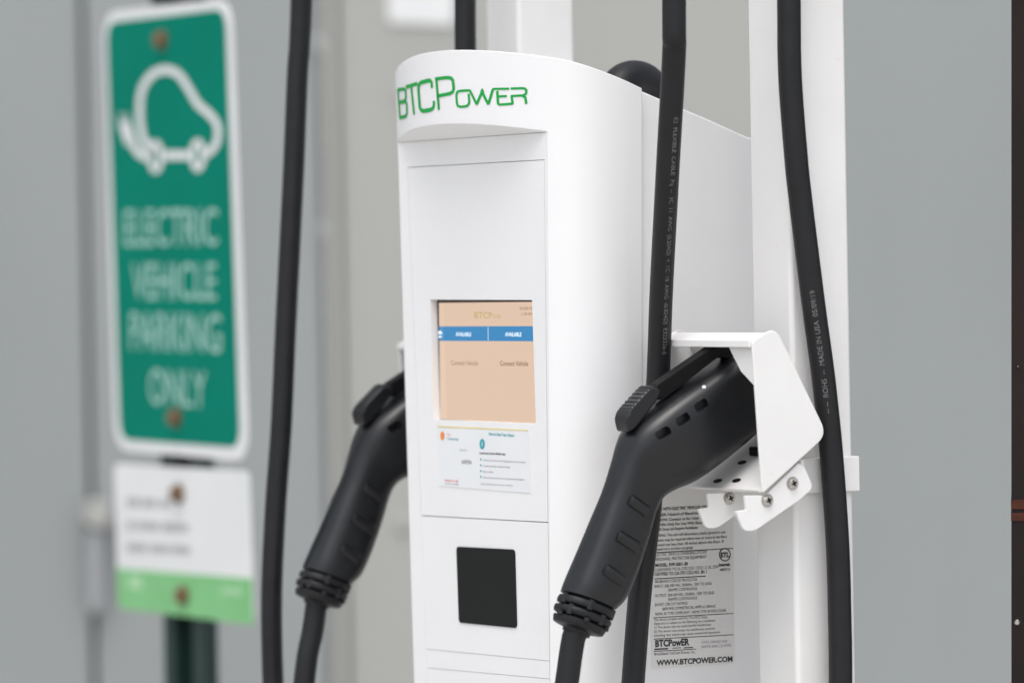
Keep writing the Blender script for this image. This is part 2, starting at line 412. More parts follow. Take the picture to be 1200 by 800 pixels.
# rating sticker on the shroud side
XR = AS+.0003
bm = B(); prism(bm, rounded([CH.hit(px, py, 'x', XR) for px, py in ((758.5,573),(859,567.5),(861,776.5),(763.5,784))], .003), (-.0002,0,0))
rate = mesh('rating_sticker', bm, 'rating', st)
bm = B(); xv = XR+.0003
def rl(s, x0, y0, x1, h, mi=0, bold=0.0): tline(bm, s, x0, y0 + (x0-765)*-.055, x1, y0+(x1-765)*-.055, h, 'x', xv, mi, bold)
L1 = [('FOR USE WITH ELECTRIC VEHICLES ONLY',762,598.5,832,3.6,.03),('DANGER: Hazard of Electrical Shock',762,605,832,3.4,.02),('CAUTION: Contact us for User Service',762,611,833,3.4,.02),('CAUTION: Only For Use With Electric Veh.',762,616.5,835,3.4,.02),('NOTICE: Does not Require Ventilation',762,622,818,3.4,.02),
 ('WARNING: This unit will disconnect a faulty ground in use',762,629,850,3.4,.01),('Ventilation may be required where two or more in the floor',762,634.5,852,3.4,.01),('Mounted not less than 18 inches above the floor. If',764,640,848,3.4,.01),('mounted out in an indoor use garage',766,645,812,3.4,.01),
 ('ELECTRIC VEHICLE CHARGING SYSTEM',767,651.5,828,3.8,0),('PERSONNEL PROTECTOR EQUIPMENT',767,657,828,3.8,0),('MODEL: EVP-2001-30',768,664,806,3.8,.03),('CONFORMS TO UL STD 2231-1/2231-2, UL 2594',767,669.5,842,3.8,.0),('CERTIFIED TO CSA STD C22.2 NO. 281.1',767,674.5,828,3.8,.02),
 ('40A BRANCH CIRCUIT PROTECTOR',767.5,683,817,3.6,0),('INPUT: 208-240 VAC, 50/60Hz, 120V TO GND',767.5,688.5,834,3.6,0),('30AMPS CONTINUOUS',783,693.5,817,3.6,0),('OUTPUT: 208-240 VAC, 50/60Hz, 120V TO GND',767.5,699.5,837,3.6,0),('30AMPS CONTINUOUS',783,704.5,817,3.6,0),('SHORT CIRCUIT RATING:',767.5,710,806,3.6,0),('5000 RMS SYMMETRICAL AMPS at 240VAC',776,715.3,839,3.6,0),('NEMA 3R TYPE COMPLIANT / NEMA TYPE 3R ENCLOSURE',768,720.8,851,3.4,0),
 ('This device complies with Part 15 of FCC Rules',766.5,727.2,829,3.0,0),('Operation is subject to the following two conditions',766.5,731.7,838,3.0,0),('(1) This device may not cause harmful interference',766.5,736.2,833,3.0,0),('(2) This device must accept any interference received,',766.5,741,838,3.0,0),('including that which may cause undesired operation',766.5,745.6,844,3.0,0),
 ('Broadband TelCom Power, Inc.',767,767.5,815,3.4,0),('WWW.BTCPOWER.COM',769.5,779.5,858.5,6.4,.035)]
for s, x0, y0, x1, h, bo in L1: rl(s, x0, y0, x1, h, 0, bo)
rl('BTCPowER', 768, 757.5, 808, 8.0, 0, .04)
rl('1719 S. GRAND AVE', 822, 757, 852, 3.2, 1); rl('SANTA ANA, CA 92705', 822, 762, 857, 3.2, 1)
def rule(x0, y0, x1, t=.9):
    face(bm, [CH.hit(px, py, 'x', xv) for px, py in ((x0,y0+(x0-765)*-.055),(x1,y0+(x1-765)*-.055),(x1,y0+(x1-765)*-.055+t),(x0,y0+(x0-765)*-.055+t))], 0)
rule(766,646.8,859); rule(767,677.5,827,1.0); rule(766,723,859.5,.8); rule(766,748,859.5,.8); rule(766,762.4,816,.8); rule(767,759.6,783,1.6); rule(788,759.8,798,.8); rule(801,760,812,1.2)
def rc(cx, cy, r0, r1, mi=0, n=32):
    a = [bm.verts.new(CH.hit(cx+r0*.87*math.cos(2*PI*k/n), cy+r0*math.sin(2*PI*k/n), 'x', xv)) for k in range(n)]
    b = [bm.verts.new(CH.hit(cx+r1*.87*math.cos(2*PI*k/n), cy+r1*math.sin(2*PI*k/n), 'x', xv)) for k in range(n)]
    for k in range(n): bm.faces.new((a[k], a[(k+1)%n], b[(k+1)%n], b[k]))
rc(849.5, 649.5, 7.9, 6.6)
tline(bm, 'ETL', 844.6, 652.6, 854.6, 652, 5.6, 'x', xv, 0, .05)
tline(bm, 'Intertek', 842.5, 663, 856, 662.3, 3.4, 'x', xv, 0, .05); tline(bm, '4005713', 843.5, 668.6, 855.5, 668, 3.0, 'x', xv, 0, .02)
mesh('sticker_print', bm, None, rate, mats=['ink','ink_grey'])

# ================================================================== POSTS
PA = .264; PW = .055                      # right face of the right post, tube width
pr = CH.hit(992.5, 100, 'x', PA); PY1 = pr.y; PY0 = PY1-PW
SHIFT = None
# the other post: same row, found from where it shows above the header
def post_span(s):
    c = CH.hit(673, 30, 'x', PA-s); return c.y
lo, hi = .3, .7
for _ in range(40):
    md = (lo+hi)/2
    if post_span(md) > PY1: hi = md
    else: lo = md
SHIFT = (lo+hi)/2
print('SHIFT', SHIFT, 'PY', PY0, PY1, 'ZT', ZT)
SH = Vector((-SHIFT, 0, 0))
def local_copy(o, parent=None, shift=None, label=None):
    c = o.copy(); COL.objects.link(c)
    if parent: c.parent = parent
    for ch in o.children: local_copy(ch, c)
    if shift is not None: c.location = o.location + CH.R @ shift
    if label: c['label'] = label
    return c
pc = (PA-PW/2, (PY0+PY1)/2, 0)
post = thing('cable_post', CH, pc, 'square white steel post right of the charger, a black cable hanging in front of it', 'post', 'white square posts carrying the charger cables')
bm = B(); box(bm, (PA-PW, PY0, .02), (PA, PY1, 2.62)); mesh('post_tube', bm, 'white2', post, bevel=.004, segs=4)
bm = B(); box(bm, (PA-PW/2-.08, pc[1]-.08, .0), (PA-PW/2+.08, pc[1]+.08, .0198)); mesh('base_plate', bm, 'white2', post, bevel=.002)
bm = B(); box(bm, (PA-PW+.004, PY0-.42, 2.54), (PA-.004, PY0-.0005, 2.6)); mesh('overhead_arm', bm, 'white2', post, bevel=.003)
bm = B(); zc1 = CH.hit(1000, 534.5, 'x', PA+.005).z; zc0 = CH.hit(1000, 575.5, 'x', PA+.005).z
t = .0035
for lo_, hi_ in (((PA+.0003, PY0-t, zc0), (PA+t, PY1+t, zc1)), ((PA-PW-t, PY0-t, zc0), (PA-PW-.0003, PY1+t, zc1)), ((PA-PW-.0002, PY0-t, zc0), (PA+.0002, PY0-.0003, zc1)), ((PA-PW-.0002, PY1+.0003, zc0), (PA+.0002, PY1+t, zc1))): box(bm, lo_, hi_)
mesh('clamp_collar', bm, 'white2', post, bevel=.0009)

# ================================================================== HOLSTER
PR = .291; HW = .133; PL = PR-HW; T = .0026
hol = thing('connector_holster', CH, (PR-HW/2, .16, 1.1), 'folded white metal holster on the right post, with its side plate facing out', 'holster', 'folded metal holsters for the charging connectors')
def pp(px, py, x=PR): return CH.hit(px, py, 'x', x)
side_px = [(881.5,400),(909,382.5),(969.8,509),(893.5,578.5)]
SP = [pp(*q) for q in side_px]
bm = B()
prism(bm, [Vector((PR,p.y,p.z)) for p in rounded(SP, [.003,.010,.011,.003], 8)], (-T,0,0))
mesh('side_plate', bm, 'white2', hol, bevel=.0011, segs=3)
bm = B(); prism(bm, [Vector((PL,p.y,p.z)) for p in rounded(SP, [.003,.010,.011,.003], 8)], (T,0,0))
mesh('side_plate', bm, 'white2', hol, bevel=.0006)
def span_plate(name, p, q, nrm_in, x0=PL+T+.0001, x1=PR-T-.0001):
    d = (q-p).normalized(); nn = Vector((0, -d.z, d.y))*nrm_in
    bm = B(); prism(bm, [Vector((x0,p.y,p.z)), Vector((x1,p.y,p.z)), Vector((x1,q.y,q.z)), Vector((x0,q.y,q.z))], nn*T)
    return mesh(name, bm, 'white2', hol, bevel=.0005)
span_plate('top_plate', SP[0]+(SP[1]-SP[0])*.02, SP[1]+(SP[0]-SP[1])*.40, -1, PL+T+.0001, PR+.0001-T)
bplate = span_plate('bottom_plate', SP[3]+(SP[2]-SP[3])*.01, SP[3]+(SP[2]-SP[3])*.93, 1)
a_ = SP[1]+(SP[2]-SP[1])*.16; b_ = SP[1]+(SP[2]-SP[1])*.92
span_plate('back_plate', a_, b_, -1)
# drip lip along the top front edge
bm = B(); p = SP[0]; box(bm, (PL+.001, p.y-.0012, p.z-.0045), (PR-T, p.y+.0012, p.z+.001)); mesh('front_lip', bm, 'white2', hol, bevel=.0006)
# inner flange folded from the side plate
yf = SP[0].y+.0035
bm = B(); prism(bm, [CH.hit(px, py, 'y', yf) for px, py in ((851,401),(879,401),(886,423),(886.5,455),(868,435))], (0,.002,0)); mesh('inner_flange', bm, 'white2', hol, bevel=.0004)
# holes punched in the bottom plate
bm = B()
dB = (SP[2]-SP[3]).normalized(); nB = Vector((0,-dB.z,dB.y))
def bot(px, py):
    lo_, hi_ = PL, PR
    for _ in range(40):
        m_ = (lo_+hi_)/2; h = CH.hit(px, py, 'x', m_)
        d_ = (h-SP[3]).dot(nB) - T - .0003
        if d_ > 0: hi_ = m_
        else: lo_ = m_
    return h
for px, py in ((841,563),(863,562.5),(869.5,541.5)):
    c = bot(px, py)
    face(bm, [c + Vector((1,0,0))*.0056*math.cos(2*PI*k/24) + dB*.0026*math.sin(2*PI*k/24) for k in range(24)])
c = bot(858,535); 
for k in (0,1): pass
mesh('drain_holes', bm, 'plastic_dark', hol)
# latch slot: small dark tab at the back of the tray
bm = B(); c = bot(885,534); box(bm, (c.x-.006,c.y-.002,c.z),(c.x+.012,c.y+.004,c.z+.007)); mesh('latch_tab', bm, 'plastic_dark', hol, bevel=.001)
# support arms and screws
arm_px = [(873,580.5),(875,597),(862.5,599),(871.5,621.5),(884,622),(939,584),(953,571),(943,547),(936,542.5),(897,580)]
XA = PR-T-.0005
AP = [pp(px, py, XA) for px, py in arm_px]
for nm, sh in (('support_arm', 0), ('support_arm', -.053)):
    bm = B(); prism(bm, [p+Vector((sh,0,0)) for p in rounded(AP, [.001,.001,.001,.004,.005,.002,.004,.001,.001,.001], 4)], (-.0028,0,0))
    # turned edge of the hook
    arm = mesh(nm, bm, 'white2', hol, bevel=.0005)
    for px, py in ((899,586),(928.5,566)):
        c = pp(px, py, XA)+Vector((sh,0,0))
        bm = B(); cyl(bm, c, (1,0,0), .0052, .0006, 28); cyl(bm, c+Vector((.0007,0,0)), (1,0,0), .0043, .0022, 28, .0030)
        for an in (.5, .5+PI/2):
            pass
        s = mesh('screw', bm, 'steel', arm, smooth=True)
        bm = B()
        for an in (.45, .45+PI/2):
            dy, dz = math.cos(an), math.sin(an); u = Vector((0,dy,dz))*.0022; v = Vector((0,-dz,dy))*.0006; c2 = c+Vector((.00305,0,0))
            prism(bm, [c2-u-v, c2+u-v, c2+u+v, c2-u+v], (.0001 + .0001*(an>1),0,0))
        mesh('screw_recess', bm, 'plastic_dark', s)
# bridge between the arms and the post collar
pz = pp(945, 556, XA)
bm = B(); box(bm, (PA+t+.0003-.04-.03, PY0-t-.004, pz.z-.011), (XA-.003, PY0-t-.0004, pz.z+.011)); mesh('bridge', bm, 'white2', hol, bevel=.0006)

# ================================================================== CONNECTOR HANDLES
AH = .224
con = thing('charging_connector', CH, (AH, .1, 1.1), 'black pistol-grip charging connector in the right holster, in sharp focus in front', 'connector', 'black charging connectors with their cables')
KF = .93
def station(P, Q, tf, ex, kf=KF):
    p = CH.hit(P[0], P[1], 'x', AH); q = CH.hit(Q[0], Q[1], 'x', AH)
    c = (p+q)/2; v = (p-q)/2*kf; return c, v, v.length*tf, ex
ST = [station((856,421),(884,488),.80,3.4), station((852,415),(887,498),.84,4.2), station((842,421),(883,505),.84,4.4), station((815,438),(861,524),.84,4.4), station((784,458),(834,546),.84,4.2), station((753,482),(808,566),.82,3.6),
      station((733,506),(788,575),.80,3.2), station((720,541),(774,584),.78,3.0), station((709,574),(766,599),.78,2.9), station((695,608),(756,633),.78,2.9), station((679,647),(743,671),.80,2.9), station((666,677),(730,701),.84,2.7), station((660,691),(718,715),.88,2.4)]
def loft(bm, S, nr=40, sub=5, capround=0):
    keys = [Vector((*s[0], 0)) if False else None for s in S]
    C = catmull([s[0] for s in S], sub); V = catmull([s[1] for s in S], sub)
    E = catmull([Vector((s[2], s[3], 0)) for s in S], sub)
    rings = []
    for c, v, e in zip(C, V, E):
        rg = []
        for k in range(nr):
            a = 2*PI*k/nr; ca, sa_ = math.cos(a), math.sin(a)
            x = abs(ca)**(2/e.y)*(1 if ca >= 0 else -1); y = abs(sa_)**(2/e.y)*(1 if sa_ >= 0 else -1)
            rg.append(bm.verts.new(c + v*x + Vector((1,0,0))*e.x*y))
        rings.append(rg)
    for a, b in zip(rings, rings[1:]):
        for k in range(nr): bm.faces.new((a[k], a[(k+1)%nr], b[(k+1)%nr], b[k]))
    bm.faces.new(rings[0][::-1]); bm.faces.new(rings[-1])
bm = B(); loft(bm, ST)
handle = mesh('handle', bm, 'plastic', con, smooth=True, angle=50)
# surface x of the handle side at a (px,py) seen from the camera
from mathutils.bvhtree import BVHTree
bm = B(); loft(bm, ST); bmesh.ops.recalc_face_normals(bm, faces=bm.faces); HB = BVHTree.FromBMesh(bm); bm.free()
def onh(px, py, off=0.0):
    d = CH.Ri @ (CR @ Vector(((px-600)/F_PX, -(py-400)/F_PX, -1))); c = CH.Ri @ (Vector((0,0,CAM_H))-CH.o)
    loc, nrm, i, dist = HB.ray_cast(c, d.normalized())
    if loc is None: h = CH.hit(px, py, 'x', AH); return h, Vector((1,0,0))
    return loc + nrm*off, nrm
# grip ridges
for (x0,y0),(x1,y1) in (((737,584),(760,600)),((723,626),(750,643)),((708,665),(732,682))):
    pts = []
    for k in range(9):
        t_ = k/8; pts.append(onh(x0+(x1-x0)*t_, y0+(y1-y0)*t_, -.0020)[0])
    bm = B(); tube(bm, catmull(pts, 3), lambda s: .0052*min(1, (s*8+.62), ((1-s)*8+.62)), 16)
    mesh('grip_ridge', bm, 'plastic', con, smooth=True)
# slots in the barrel (recessed pockets) cut by a boolean, lined dark
cut = B()
for cx, cy in ((777.5,507),(800.5,491),(822,474.5)):
    c, nrm = onh(cx, cy)
    d1 = Vector((0, -.78, -.62)).normalized()
    ax = CH.hit(cx+8, cy-5.0, 'x', c.x) - CH.hit(cx-8, cy+5.0, 'x', c.x); ax.normalize(); up_ = Vector((1,0,0)).cross(ax).normalized()
    poly = rounded([c-ax*.0062-up_*.0034, c+ax*.0062-up_*.0034, c+ax*.0062+up_*.0034, c-ax*.0062+up_*.0034], .0030, 5)
    prism(cut, [p+Vector((.012,0,0)) for p in poly], (-.017,0,0))
cut_me = bpy.data.meshes.new('slot_cutter'); bmesh.ops.recalc_face_normals(cut, faces=cut.faces)
bmesh.ops.translate(cut, verts=cut.verts, vec=-Vector(con['off'])); cut.to_mesh(cut_me); cut.free()
cut_o = bpy.data.objects.new('slot_cutter', cut_me); COL.objects.link(cut_o); cut_o.parent = con
bpy.context.view_layer.update()
md_ = handle.modifiers.new('slots', 'BOOLEAN'); md_.operation = 'DIFFERENCE'; md_.object = cut_o; md_.solver = 'EXACT'
dg = bpy.context.evaluated_depsgraph_get(); me2 = bpy.data.meshes.new_from_object(handle.evaluated_get(dg))
handle.modifiers.clear(); handle.data = me2; bpy.data.objects.remove(cut_o)
me2.set_sharp_from_angle(angle=math.radians(50))
# small screw on the barrel
c, nrm = onh(825, 453.5, 0)
bm = B(); cyl(bm, c-nrm*.0005, nrm, .0018, .0012, 16, .0013); mesh('handle_screw', bm, 'sticker', con, smooth=True)
# front ring of the plug and socket block
dirb = (ST[0][0]-ST[2][0]).normalized()
bm = B(); c0 = ST[0][0]-dirb*.004
Vn = ST[0][1].normalized()
S2 = [(c0, ST[0][1]*1.06, ST[0][2]*1.05, 2.6), (c0+dirb*.012, ST[0][1]*1.08, ST[0][2]*1.06, 2.4), (c0+dirb*.026, ST[0][1]*1.02, ST[0][2]*1.0, 2.2), (c0+dirb*.030, ST[0][1]*.90, ST[0][2]*.9, 2.2)]
loft(bm, S2, sub=3); mesh('plug_collar', bm, 'plastic_dark', con, smooth=True, angle=40)
# latch bar running above the barrel
XN = AH+.006
LB = [CH.hit(px, py, 'x', XN) for px, py in ((764,461),(772,450),(838,405),(851,397),(856,403),(858,420),(842,418),(776,469))]
bm = B(); prism(bm, [p+Vector((0,0,0)) for p in rounded(LB, .0015, 3)], (-.013,0,0)); mesh('latch_bar', bm, 'plastic_dark', con, bevel=.0014, segs=3)
# thumb trigger with ribs running across it
XT = AH+.009; TW = .018
TR = [CH.hit(px, py, 'x', XT) for px, py in ((733,490),(738,480),(761,455),(771,454),(776,458),(773,466),(745,503),(737,507))]
bm = B(); prism(bm, rounded(TR, [.004,.003,.002,.002,.002,.003,.004,.003], 4), (-TW,0,0))
trig = mesh('trigger', bm, 'plastic', con, bevel=.0018, segs=4)
topl = catmull([CH.hit(px, py, 'x', XT) for px, py in ((734.5,490),(740,478.5),(762,455),(768,454))], 6)
bm = B()
for k in range(2, len(topl)-2):
    p = topl[k]; d_ = (topl[k+1]-topl[k-1]).normalized(); n_ = Vector((0, -d_.z, d_.y))*-1
    if n_.z < 0: n_ = -n_
    tube(bm, [p+Vector((-.0005,0,0))-n_*.0022+Vector((.0004,0,0)), p+Vector((-.0009,0,0))-n_*.0002, p+Vector((-TW/2,0,0))+n_*.0001, p+Vector((-TW+.001,0,0))-n_*.0002], .0008, 8)
mesh('trigger_ribs', bm, 'plastic', trig, smooth=True)
# strain relief rings
E0 = ST[-1]; ax = (ST[-1][0]-ST[-2][0]).normalized()
ctr_end = CH.hit(675, 741, 'x', AH)
dd = (ctr_end-E0[0]); Ld = dd.length; dd.normalize()
bm = B()
vd = E0[1]
prof_r = [(0,.97),(.03,.90),(.07,.86),(.09,1.01),(.20,1.04),(.29,1.02),(.31,.88),(.35,.87),(.38,1.03),(.48,1.05),(.57,1.00),(.60,.85),(.64,.84),(.67,.97),(.78,.94),(.86,.90),(.90,.70),(.93,.52),(1.02,.50)]
S3 = [(E0[0]+dd*Ld*u, vd*r, E0[2]*r, 2.2) for u, r in prof_r]
loft(bm, S3, sub=2); rel = mesh('strain_relief', bm, 'rubber', con, smooth=True, angle=60)
# relief windows: bridging ribs between the rings
bm = B()
for (u0,u1), angs in (((.05,.34),(0.15,1.25,2.5)),((.33,.63),(.6,1.9,3.0)),((.58,.70),(.2,1.3,2.4))):
    for a in angs:
        cpt = lambda u: E0[0]+dd*Ld*u + vd*math.cos(a)*.98 + Vector((1,0,0))*E0[2]*.98*math.sin(a)
        tube(bm, [cpt(u0), cpt((u0+u1)/2), cpt(u1)], .0024, 10)
mesh('relief_ribs', bm, 'rubber', rel, smooth=True)

CRAD = .0091
def H(px, py, x): return CH.hit(px, py, 'x', x)
def cable_mesh(pts, parent, name='cable', n=10):
    path = catmull(pts, n); bm = B(); tube(bm, path, CRAD, 24); o = mesh(name, bm, 'rubber', parent, smooth=True, angle=80); return o, path
def wrap_text(s, path, s0, length, hgt, ang, parent, down=True, mat='ink_white', nm='cable_print'):
    """print a string along a cable, starting s0 metres along the path"""
    acc = [0]
    for a, b in zip(path, path[1:]): acc.append(acc[-1]+(b-a).length)
    fr = frames_along(path)
    def at(s):
        for i in range(len(acc)-1):
            if acc[i+1] >= s: break
        t_ = (s-acc[i])/(acc[i+1]-acc[i]); return path[i].lerp(path[i+1], t_), fr[i][0]
    view = CH.Ri @ Vector((0,-1,0))
    def fn(u, v):
        c, t_ = at(s0 + (u if down else 1-u)*length)
        nrm = (view - t_*view.dot(t_)).normalized(); sd_ = t_.cross(nrm)
        th = ang + (v-.5)*hgt/CRAD*(1 if down else -1)
        return c + (nrm*math.cos(th) - sd_*math.sin(th))*(CRAD+.00015)
    bm = B(); text(bm, s, fn); return mesh(nm, bm, mat, parent)
# cable C: from the overhead arm down past the holster, round below, and up into the handle
XC = .168
cpts = [Vector((XC+.08, H(790,-200,XC+.09).y+.002, 2.535)), H(791,-420,XC+.09), H(790,0,XC+.09), H(790,60,XC+.085), H(783.5,179,XC+.062), H(781.3,220,XC+.052), H(775,340,XC+.016), H(771,447,XC), H(763,580,XC), H(750.5,689,XC), H(742,797,XC), H(735,900,XC+.006), H(724,1020,XC+.016), H(703,1110,XC+.03), H(676,1120,XC+.042), H(657,1050,XC+.052), H(655,930,AH), H(661,830,AH), H(667,780,AH), H(672,748,AH), E0[0]+dd*Ld*.95]
co, cpath = cable_mesh(cpts, con)
def arclen(path, z):
    s = 0
    for a, b in zip(path, path[1:]):
        if b.z < z: return s
        s += (b-a).length
sC = arclen(cpath, H(790,150,XC).z)
wrap_text('E2  FLEXIBLE  CABLE  Pq  --  3C  11  AWG  (0.204Ω)  +  1C  18  AWG  (0.824Ω)  E323326-5', cpath, sC, (447-150)*.66*mm, .0034, .45, con)
# ---- second connector (left) copies the handle, not the cable path
SH2 = SH + Vector((-.058, .022, -.005))      # the left cradle sits a little further out and back
con2 = con.copy(); COL.objects.link(con2); con2.location = con.location + CH.R @ SH2
con2['label'] = 'black pistol-grip charging connector left of the charger, its plug hidden behind the white housing'
for ch in con.children:
    if ch.name.startswith('cable'): continue
    local_copy(ch, con2)
con2['off'] = list(Vector(con['off'])+SH2)
XA2 = AH-SHIFT-.058; XL = XA2-.055
sh_end = E0[0]+dd*Ld*.95+SH2
lp = [Vector((XL+.03, H(356,-100,XL).y, 2.535)), H(362,-380,XL), H(353,0,XL), H(348.5,90,XL), H(344,200,XL), H(339,300,XL), H(334,400,XL), H(329.5,500,XL), H(322.5,600,XL), H(318.3,700,XL), H(320,800,XL), H(326,900,XL+.008), H(335,980,XL+.02), H(348,1010,XL+.034), H(356,980,XL+.046), H(351,880,XA2), H(355,815,XA2), H(360,770,XA2), H(366,740,XA2), sh_end]
cable_mesh(lp, con2)
# ---- holster and post copies on the other side
hol2 = local_copy(hol, None, SH2, 'folded white metal holster behind the charger housing, holding the left connector')
post2 = local_copy(post, None, SH, 'square white steel post rising behind the charger header, left of the other post')
# ---- supply cables
XD = PA+.0145
sup = thing('supply_cable', CH, (XD, PY0+.03, 0), 'black cable with white print hanging in front of the right post, behind the holster plate', 'cable', 'black supply cables hanging from the overhead arms')
dp = [Vector((XD-.02, PY0-.1, 2.535)), H(921,-400,XD), H(924.5,0,XD), H(925,62,XD), H(927,110,XD), H(932.5,180,XD), H(937,225,XD), H(952.5,350,XD), H(961.5,416,XD), H(967,460,XD), H(974.5,535,XD), H(981.5,637,XD), H(984,720,XD), H(985,800,XD), H(984,1000,XD), H(975,1300,XD), Vector((XD, PY0-.02, .35)), Vector((XD-.02, PY0-.03, .05)), Vector((XD-.06,PY0-.02,.012))]
do, dpath = cable_mesh(dp, sup)
sD = arclen(dpath, H(950,345,XD).z)
wrap_text('-- --  ROHS  --  MADE IN USA  05/09/19', dpath, sD, (487-345)*.665*mm, .0040, -.05, sup, down=False)
XB = XD-SHIFT-.03
sup2 = thing('supply_cable', CH, (XB, .2, 0), 'short visible length of black cable just behind the charger header, left of the far post', 'cable', 'black supply cables hanging from the overhead arms')
cable_mesh([Vector((XB-.02, H(545,-300,XB).y-.02, 2.535)), H(543,-400,XB), H(544.5,-60,XB), H(545,0,XB), H(545.5,60,XB), H(548,200,XB), H(556,400,XB), H(566,700,XB), H(575,1100,XB), Vector((XB, H(575,1400,XB).y, .3)), Vector((XB, H(575,1400,XB).y+.02, .012))], sup2)

# ================================================================== PARKING SIGNS
SG = Frame((-.3525, 4.84, 0), TH)
tilt = .014
SRT = None
def S(px, py, y=0.0):
    return SG.hit(px, py, 'y', y)
sp = thing('sign_post', SG, (0, 0, 0), 'dark green channel post behind the two parking signs', 'post')
bm = B()
p0 = S(207, 770, .03); p1 = S(266, 770, .03); pc_ = (p0.x+p1.x)/2
hw = (p1.x-p0.x)/2*.8
for lo_, hi_ in (((pc_-hw*.45,.034,.0),(pc_+hw*.45,.037,2.35)), ((pc_-hw*.45-.004,.012,0),(pc_-hw*.45-.0002,.0372,2.35)), ((pc_+hw*.45+.0002,.012,0),(pc_+hw*.45+.004,.0372,2.35)), ((pc_-hw,.009,0),(pc_-hw*.45,.0118,2.35)), ((pc_+hw*.45,.009,0),(pc_+hw,.0118,2.35))): box(bm, lo_, hi_)
mesh('post_channel', bm, 'channel', sp, bevel=.0005)
def lathe_bolt(c, par):
    bm = B(); cyl(bm, c, (0,-1,0), .011, .0015, 24); cyl(bm, c+Vector((0,-.0016,0)), (0,-1,0), .008, .007, 6); mesh('bolt', bm, 'bolt', par)
sg = thing('parking_sign', SG, (pc_, 0, 1.2), 'tall green and white sign with a plug-in car drawing, reading electric vehicle parking only', 'sign')
O = [S(120.5,14.5), S(270,-1.5), S(290.5,541), S(134.5,526.5)]
bm = B(); prism(bm, rounded(O, .034, 8), (0,.002,0)); mesh('sign_panel', bm, 'sign_white', sg, bevel=.0004)
I = [S(124.5,27,-.0004), S(264,10.5,-.0004), S(281.5,524.5,-.0004), S(140.5,515,-.0004)]
bm = B(); face(bm, rounded(I, .024, 8)); mesh('green_field', bm, 'sign_green', sg)
sgn = lambda px, py: S(px, py, -.0008)
bm = B()
def Q2(*pts): return [(100+x/3.075, y/3.075) for x, y in pts]
def smooth2(P, n=6): return [(v.x, v.y) for v in catmull([Vector((a, b, 0)) for a, b in P], n)]
stroke(bm, smooth2(Q2((245,545),(222,520),(205,490),(196,420),(200,340),(222,290),(252,262),(290,252),(335,268),(372,320),(405,375),(450,415),(476,455),(474,510),(450,545),(425,560))), (7.5,9.5), sgn)
stroke(bm, Q2((285,560),(375,560)), (9,10), sgn)
for cx, cy in ((253,565),(405,560)):
    n_ = 20; rx, ry = 26/3.075, 48/3.075
    stroke(bm, [(100+cx/3.075+rx*.75*math.cos(2*PI*k/n_), cy/3.075+ry*math.sin(2*PI*k/n_)) for k in range(n_)], (6,8), sgn, closed=True)
# plug on its cable
stroke(bm, smooth2(Q2((238,570),(205,560),(180,535),(160,500))), (8,10), sgn)
stroke(bm, Q2((165,520),(138,440)), (13,10), sgn); stroke(bm, Q2((134,462),(124,410)), (2.6,3), sgn); stroke(bm, Q2((156,440),(148,410)), (2.6,3), sgn)
mesh('car_drawing', bm, 'sign_white', sg)
bm = B()
for s, x0, y0, x1, y1, h in (('ELECTRIC',146,288,255,287,44),('VEHICLE',155,350,253,351,44),('PARKING',153,409,259,413,46),('ONLY',175,473,241,478,44)):
    p = S(x0,y0,-.0008); q = S(x1,y1,-.0008); hz = S(x0,y0-h,-.0008)-p; 
    text_quad(bm, s, p, q, 1.0, up=hz, bold=.0)
mesh('sign_words', bm, 'sign_copy', sg)
for px, py in ((190.5,47),(207,489)): lathe_bolt(S(px,py,-.001), sg)
s2 = thing('notice_sign', SG, (pc_, 0, 1.0), 'small white notice with a light green bottom band, mounted below the tall green sign', 'sign')
O = [S(133,543), S(290.5,552), S(297,732), S(139,712)]
bm = B(); prism(bm, rounded(O, .012, 5), (0,.002,0)); mesh('sign_panel', bm, 'sign_white', s2, bevel=.0004)
bm = B(); prism(bm, [S(137,665.5,-.0004), S(295,677.5,-.0004), S(296.9,731.6,-.0004), S(139.2,711.8,-.0004)], (0,.0003,0)); mesh('green_band', bm, 'light_green', s2)
bm = B()
for y0, segs_ in ((583,((148,163),(166,184),(188,200))),(610,((148,158),(161,186),(190,220))),(636,((148,172),(176,198),(201,222)))):
    bm = B()
    for x0, x1 in segs_: face(bm, [S(x0,y0+(x0-148)*.05,-.0008), S(x1,y0+(x1-148)*.05,-.0008), S(x1,y0+9+(x1-148)*.05,-.0008), S(x0,y0+9+(x0-148)*.05,-.0008)], 0)
    mesh('printed_line', bm, 'ink_pale', s2)
for q_ in (((150,674),(166,675),(167,690),(151,689)), ((260,688),(283,690),(283,697),(260,695))):
    bm = B(); face(bm, [S(px,py,-.0008) for px, py in q_]); mesh('printed_mark', bm, 'pale_mark', s2)
for px, py in ((210,578),(215.5,697)): lathe_bolt(S(px,py,-.001), s2)

# ================================================================== WALL BEHIND, GROUND, STRIP STAND-IN AT THE EDGE
WL = Frame((0, 6.2, 0), math.radians(4))
def Wp(px, py, y=0.0): return WL.hit(px, py, 'y', y)
wl = thing('metal_wall', WL, (0,0,0), 'large plain grey metal wall of tall panels behind the charger', 'wall')
xa = Wp(104,400).x; xb = Wp(391,400).x
def wpanel(x0, x1, y, mat, nm='wall_panel', z1=3.6, dp_=.05, bev=.006):
    bm = B(); box(bm, (x0, y, .0), (x1, y+dp_, z1)); return mesh(nm, bm, mat, wl, bevel=bev, segs=3)
wpanel(-5, xa-.003, .006, 'wall'); wpanel(xa+.003, xb-.012, -.0, 'wall'); xm = Wp(945,400).x; wpanel(xb+.012, xm-.004, 0, 'wall_warm'); wpanel(xm+.004, 4.2, 0, 'wall')
wpanel(-5.1, 4.3, .07, 'wall_dark', 'wall_backing', 3.58)
